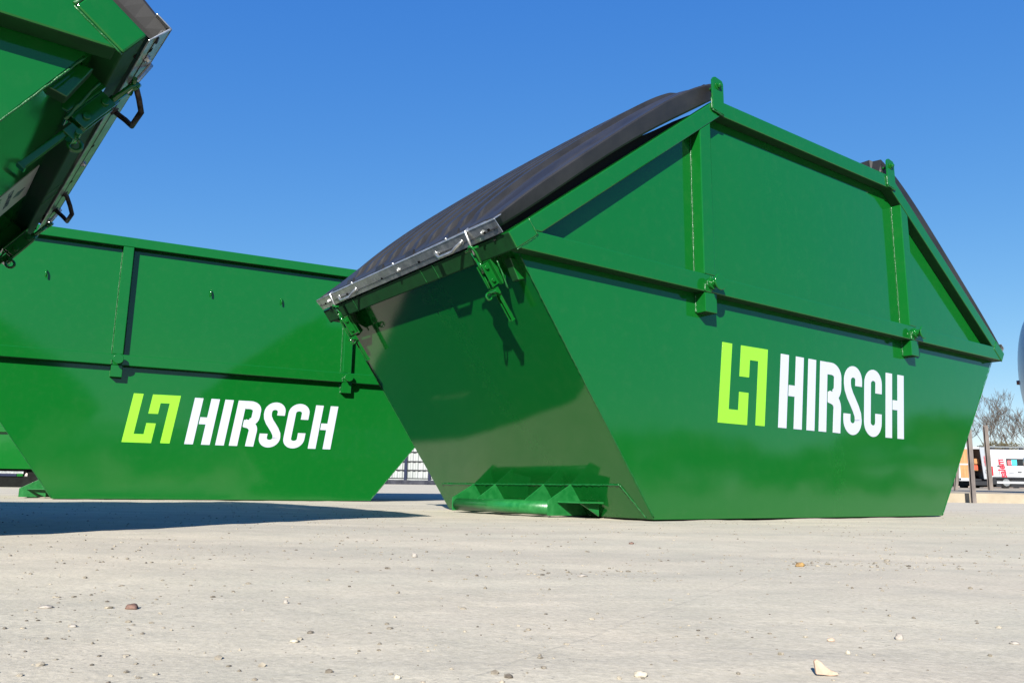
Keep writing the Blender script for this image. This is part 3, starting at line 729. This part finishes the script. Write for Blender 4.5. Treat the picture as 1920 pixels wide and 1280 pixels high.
d0 = q(1836.5, 880)[0]; 
dr = MB(); dr.hexa([(d0, -.35, zf - .02), (xr, -.02, zf - .02), (xr, .03, zf - .02), (d0, -.30, zf - .02), (d0 - .1, -.35, zt2), (xr - .06, -.02, zt2), (xr - .06, .03, zt2), (d0 - .1, -.30, zt2)])
do = dr.build('rear_door', M['vanwhite'], vb, bevel=.012)
sl_ = lambda x: -.35 + (x - d0) / (xr - d0) * .33 - .006
text_mesh('door_lettering', 'salem', .26, M['red'], do, lambda x, y, z: (d0 + .30 - y * .9 - x * .06, sl_(d0 + .30 - y * .9) - .012 - z, zf + .62 + x * .85), .006)
part('plate_slot', M['vandark'], do, ((d0 + .10, -.37, zf + .38), (d0 + .32, -.34, zf + .43)))
# left door swung wide, its plywood lining towards the viewer
dl0, dl1 = q(1792, 880)[0], q(1818, 880)[0]
ld = part('rear_door', M['vanwhite'], vb, ((dl0, -.25, zf - .12), (dl1, -.2, zf + .02)), ((dl0, -.25, zf - .1), (dl0 + .09, -.2, zt2 - .05)), ((dl0, -.25, zt2 - .1), (dl1, -.2, zt2)), ((dl1 - .07, -.251, zf - .1), (dl1, -.2, zt2 - .02)), ((dl0, -.2515, zf + .66), (dl1, -.21, zf + .73)), bevel=.008)
part('plywood_lining', M['ply'], ld, ((dl0 + .05, -.235, zf + .0), (dl1 - .03, -.205, zt2 - .06)))

# tank truck at the right edge
Yt = 15.5; tz = zt1 + .03; xa = at(1909, 700, Yt + 1).x; zc_ = at(1910, 705, Yt + 1).z - tz
tk = empty('tank_truck', (xa, Yt + 1.0, tz), R(-32.5), 'blue-grey tank truck whose rounded tank end juts in at the right edge', 'truck')
rt = 1.35; m = MB(); prof = []
for i in range(15):
    a_ = R(90 * i / 14); prof.append((.42 * (1 - math.cos(a_)), rt * math.sin(a_)))
prof += [(.82, rt), (.83, rt + .015), (.92, rt + .015), (.93, rt), (7.0, rt)]
m.tube([(x, 0, zc_) for x, r_ in prof], [max(r_, .002) for x, r_ in prof], 48); m.build('tank', M['tank'], tk)
m = MB(); p_ = at(1908.5, 716, Yt); xl_ = -.03
m.tube([(-.045, -.03, zc_ - .14), (.09, -.03, zc_ - .14)], [.045, .055], 12); m.build('marker_lamp', simple('lamp_dark', (.10, .03, .02), .25), tk)
part('chassis', M['vandark'], tk, ((.75, -.45, 1.05), (7.2, .45, 1.3)))
zf_ = at(1910, 868, Yt + 1).z - tz; xf_ = -.075
m = MB(); pr = [(0, .03), (.015, .11), (.055, .19), (.11, .24), (.2, .265), (1.7, .265), (1.8, .22)]
m.tube([(xf_ + x, -.1, zf_) for x, r_ in pr], [r_ for x, r_ in pr], 28); m.build('fuel_tank', M['chrome'], tk)
for xx in (1.9, 3.3):
    for yy in (-1.15, .85):
        m = MB(); m.tube([(xx, yy, .5), (xx, yy + .3, .5)], .5, 32); wh = m.build('wheel', M['rubber'], tk)
        m = MB(); m.tube([(xx, yy - .01, .5), (xx, yy + .31, .5)], .27, 20); m.build('rim', M['galv'], wh)

# ------------------------------------------------------------------ bare trees and an evergreen shrub behind the vans
def bare_tree(x, y, h, seed, label, spread=.5):
    rnd = random.Random(seed); z0 = gz(x, y) + .4
    t = empty('bare_tree', (x, y, z0), 0, label, 'tree', 'bare winter trees behind the vans')
    tr = MB(); cr = MB()
    def grow(p, d, r, L_, dep):
        pts = [p]; q_ = p.copy(); dd = d.copy(); n = 4
        for i in range(n):
            dd = (dd + Vector((rnd.uniform(-1, 1), rnd.uniform(-1, 1), rnd.uniform(-.3, .7))) * .17).normalized(); q_ = q_ + dd * L_ / n; pts.append(q_.copy())
        (tr if dep <= 1 else cr).tube(pts, [max(.011, r * (1 - .45 * i / n)) for i in range(n + 1)], 6 if dep <= 1 else 3, cap=False)
        if dep >= 6: return
        k_ = 3 if dep < 2 else rnd.choice([2, 3, 3])
        for j in range(k_):
            s_ = rnd.randint(2, n) if j else n
            nd_ = (dd + Vector((rnd.uniform(-1, 1), rnd.uniform(-1, 1), rnd.uniform(-.15, .8))) * (spread + .1 * dep)).normalized()
            grow(pts[s_], nd_, r * (1 - .45 * s_ / n) * rnd.uniform(.5, .72), L_ * rnd.uniform(.62, .82), dep + 1)
    grow(Vector((0, 0, 0)), Vector((rnd.uniform(-.1, .1), 0, 1)).normalized(), h * .026, h * .30, 0)
    tr.build('trunk', M['bark'], t); cr.build('crown', M['bark'], t)
Yb = 62
for i, (p, py, sd_, lb) in enumerate(((1838, 745, 3, 'slender bare tree directly behind the two leaning posts'), (1905, 738, 11, 'spreading bare tree above the lettered van, by the tank truck'), (1790, 760, 5, 'bare tree mostly hidden behind the right end of the skip'), (1962, 730, 9, 'bare tree behind the tank truck'))):
    g_ = at(p, 905, Yb + 3 * i); hh = (at(p, py, Yb + 3 * i).z - 1.0)
    bare_tree(g_.x, Yb + 3 * i, hh * 1.12, sd_, lb)
def leafy(name, loc, rx, ry, rz_, n, leaf, cols, label, cat, kind=None, lumps=9):
    rnd = random.Random(hash(label) % 999 if False else len(label)); b = MB(); cs = []
    for i in range(lumps): cs.append((Vector((rnd.uniform(-1, 1) * rx * .75, rnd.uniform(-1, 1) * ry * .7, rz_ * rnd.uniform(.25, .8))), rnd.uniform(.35, .6)))
    for i in range(n):
        c_, s_ = rnd.choice(cs); d = Vector((rnd.gauss(0, 1), rnd.gauss(0, 1), rnd.gauss(0, 1))).normalized() * rnd.uniform(.6, 1) * s_
        p = c_ + Vector((d.x * rx * .7, d.y * ry * .7, d.z * rz_ * .55))
        if p.z < .05: p.z = .05 + rnd.random() * .3
        a_ = Vector((rnd.gauss(0, 1), rnd.gauss(0, 1), rnd.gauss(0, 1))).normalized(); b_ = a_.cross(Vector((rnd.gauss(0, 1), rnd.gauss(0, 1), rnd.gauss(0, 1)))).normalized(); l = leaf * rnd.uniform(.6, 1.4)
        b.add([p - a_ * l, p + b_ * l * .5, p + a_ * l, p - b_ * l * .5], [(0, 1, 2, 3)])
    mt = worn(name + '_leaf', cols[0], cols[1], .8, (.6, .8))
    return b, mt
g_ = at(1918, 838, 50)
b, mt = leafy('shrub', None, 3.4, 1.5, 2.7, 16000, .05, ((.035, .032, .012), (.10, .08, .035)), 'x', 'shrub')
sh = empty('evergreen_shrub', (g_.x + .6, 50, .9), 0, 'brownish green bushy shrub behind the roof rack of the lettered van', 'shrub')
b.build('foliage', mt, sh); tr = MB(); tr.tube([(0, 0, -.6), (.05, 0, .6), (0, .1, 1.3)], [.09, .07, .03], 7); tr.build('stem', M['bark'], sh)
# out-of-view wood, added right of and behind the viewer to reflect in the skip paint
b = MB(); rnd = random.Random(4)
for k_ in range(5200):
    a_ = R(rnd.uniform(62, 330)); rr = rnd.uniform(70, 84)
    lump = 5.2 + 2.8 * noise.noise(Vector((math.cos(a_) * 6, math.sin(a_) * 6, 1))) + 1.6 * noise.noise(Vector((math.cos(a_) * 21, math.sin(a_) * 21, 2)))
    p = Vector((math.sin(a_) * rr, math.cos(a_) * rr, rnd.random() ** .7 * lump)); l = rnd.uniform(.5, 1.3)
    n1 = Vector((rnd.gauss(0, 1), rnd.gauss(0, 1), rnd.gauss(0, 1))).normalized(); n2 = n1.cross(Vector((rnd.gauss(0, 1), rnd.gauss(0, 1), rnd.gauss(0, 1)))).normalized()
    b.add([p - n1 * l, p + n2 * l, p + n1 * l, p - n2 * l], [(0, 1, 2, 3)])
o = b.build('reflection_wood', worn('wood_leaf', (.035, .04, .018), (.08, .085, .035), .3, (.8, .9)), None); tag(o, 'low wood out of view round the yard, added for reflections in the paint', 'wood', kind='stuff')

# ------------------------------------------------------------------ loose stones
ICO = None
def ico(sub=1):
    bm = bmesh.new(); bmesh.ops.create_icosphere(bm, subdivisions=sub, radius=1); v = [x.co.copy() for x in bm.verts]; f = [tuple(q.index for q in g.verts) for g in bm.faces]; bm.free(); return v, f
I1, I2 = ico(1), ico(3)
def zsurf(x, y): 
    z = gz(x, y)
    if y < 12 and abs(x) < 5: z += .0045 * noise.noise(Vector((x * 1.7, y * 1.7, 3))) + .0028 * noise.noise(Vector((x * 6, y * 6, 9))) + .0012 * noise.noise(Vector((x * 19, y * 19, 1))) - .003
    return z
b = MB(); rnd = random.Random(12)
for i in range(6500):
    y = .42 * (9.0 / .42) ** (rnd.random() ** .9); x = rnd.uniform(-1, 1) * (y * .85 + .35)
    if rnd.random() > .5 + .9 * noise.noise(Vector((x * 1.3, y * 1.3, 7))) + .25: continue
    s_ = min(.0034, .00048 * math.exp(rnd.gauss(0, .55)) * (1 + 1.6 * y ** .75))
    s3v = Vector((s_ * rnd.uniform(.8, 1.5), s_ * rnd.uniform(.8, 1.5), s_ * rnd.uniform(.45, .9))); rot = Matrix.Rotation(rnd.uniform(0, 6.3), 3, 'Z')
    j = [rnd.uniform(.72, 1.2) for _ in I1[0]]; o_ = Vector((x, y, zsurf(x, y) + s3v.z * .35))
    b.add([o_ + rot @ Vector((v.x * s3v.x, v.y * s3v.y, v.z * s3v.z)) * k_ for v, k_ in zip(I1[0], j)], I1[1])
for (cx_, cy_, sx_, sy_, n_) in ((1585, 1056, .09, .035, 110), (1105, 1072, .08, .03, 60), (560, 1040, .3, .12, 110), (240, 1120, .12, .05, 90), (1300, 1180, .12, .03, 70)):
    c0 = gnd(cx_, cy_)
    for i in range(n_):
        x = c0.x + rnd.gauss(0, sx_) * 1.2; y = c0.y + rnd.gauss(0, sy_) * 2; s_ = .0009 * math.exp(rnd.gauss(0, .45)) * (.6 + .6 * c0.y)
        o_ = Vector((x, y, zsurf(x, y) + s_ * .3)); j = [rnd.uniform(.7, 1.25) for _ in I1[0]]
        b.add([o_ + Vector((v.x * s_ * 1.5, v.y * s_ * 1.2, v.z * s_ * .6)) * k_ for v, k_ in zip(I1[0], j)], I1[1])
gm = worn('grit', (.07, .058, .045), (.25, .22, .17), 37, (.8, .95), lo=.38, hi=.62, detail=2)
o = b.build('gravel', gm, None); tag(o, 'fine grit and small stones scattered over the pale yard surface', 'gravel', kind='stuff')
stone_m = {'tan': worn('stone_tan', (.28, .195, .14), (.38, .28, .21), 60, (.7, .9), bump=.0006, bscale=200), 'pale': worn('stone_pale', (.24, .215, .17), (.33, .30, .24), 60, (.7, .9), bump=.0006, bscale=200),
           'brown': worn('stone_brown', (.04, .022, .018), (.13, .07, .05), 60, (.6, .9), bump=.0006, bscale=200), 'grey': worn('stone_grey', (.15, .135, .12), (.27, .245, .215), 60, (.7, .9), bump=.0006, bscale=200), 'ochre': worn('stone_ochre', (.10, .06, .025), (.26, .16, .05), 60, (.7, .9), bump=.0006, bscale=200)}
def stone(px_, py_, wpx, hpx, mk, label, seed, flat=1.0, name='stone'):
    p = gnd(px_, py_); d = p.y; rnd = random.Random(seed); rx = wpx / 2 * d / F; rz_ = hpx / 2 * d / F * flat; b = MB()
    vs = []
    for v in I2[0]:
        q_ = v * (1 + .38 * noise.noise(v * 1.3 + Vector((seed, 0, 0))) + .14 * noise.noise(v * 3.7 + Vector((0, seed, 0))))
        vs.append(Vector((q_.x * rx, q_.y * rx * .7, q_.z * rz_ * 1.15)))
    b.add(vs, I2[1], True)
    o = b.build(name, stone_m[mk], None, loc=(p.x, p.y, zsurf(p.x, p.y) + rz_ * .7)); o.rotation_euler = (0, 0, rnd.uniform(-.4, .4))
    tag(o, label, 'stone', 'loose stones on the yard')
for a_ in [(1200, 1264, 25, 11, 'pale', 'smooth pale oval pebble near the bottom edge, left of the tan chip', 1),
           (1500, 1060, 17, 9, 'ochre', 'ochre brown stone with dark underside beside a streak of dark grit', 2),
           (248, 1135, 24, 10, 'brown', 'dark reddish brown crumpled lump lying at the left', 3),
           (86, 1134, 25, 5, 'grey', 'thin flat grey sliver left of the dark reddish lump', 4),
           (1686, 1192, 15, 12, 'grey', 'upright grey stone casting shadow on the right of the yard', 5),
           (777, 1041, 10, 8, 'grey', 'small grey stone alone in the far middle of the yard', 6),
           (536, 1126, 9, 7, 'grey', 'small rounded grey stone right of the dark reddish lump', 7),
           (138, 1165, 14, 5, 'grey', 'small dark grey chip below the thin flat sliver', 8),
           (745, 1262, 12, 8, 'pale', 'little pale pebble near the bottom centre of the yard', 9),
           (1184, 1017, 9, 4, 'brown', 'tiny reddish stone in front of the right skip corner', 10),
           (1558, 1196, 13, 6, 'tan', 'small flat tan stone above the tan chip', 11),
           (1590, 1220, 9, 7, 'pale', 'bright white chip just above and right of the tan chip', 12),
           (1902, 1200, 16, 5, 'grey', 'flat grey stone at the right edge of the yard', 13),
           (553, 1192, 18, 6, 'pale', 'pale flat stone in the left foreground', 14),
           (1092, 1079, 17, 5, 'grey', 'curved grey sliver of debris in the middle of the yard', 15)]: stone(*a_)
# curled tan chip
p = gnd(1548, 1262); d = p.y; u_ = d / F
m = MB(); poly = [(-16, 0), (-15, 20), (-10, 23), (-3, 19), (3, 12), (12, 6), (22, 3), (24, -1), (10, -3), (-4, -1)]
m.prism([(x * u_, z * u_) for x, z in poly], lambda a, b, dd: (a, dd + abs(b) * .5, b + .0005 + .0012), 0, .0035)
o = m.build('stone', stone_m['tan'], None, bevel=.0005, loc=(p.x, p.y, zsurf(p.x, p.y))); tag(o, 'large angular tan chip with pointed end at the bottom right', 'stone', 'loose stones on the yard')
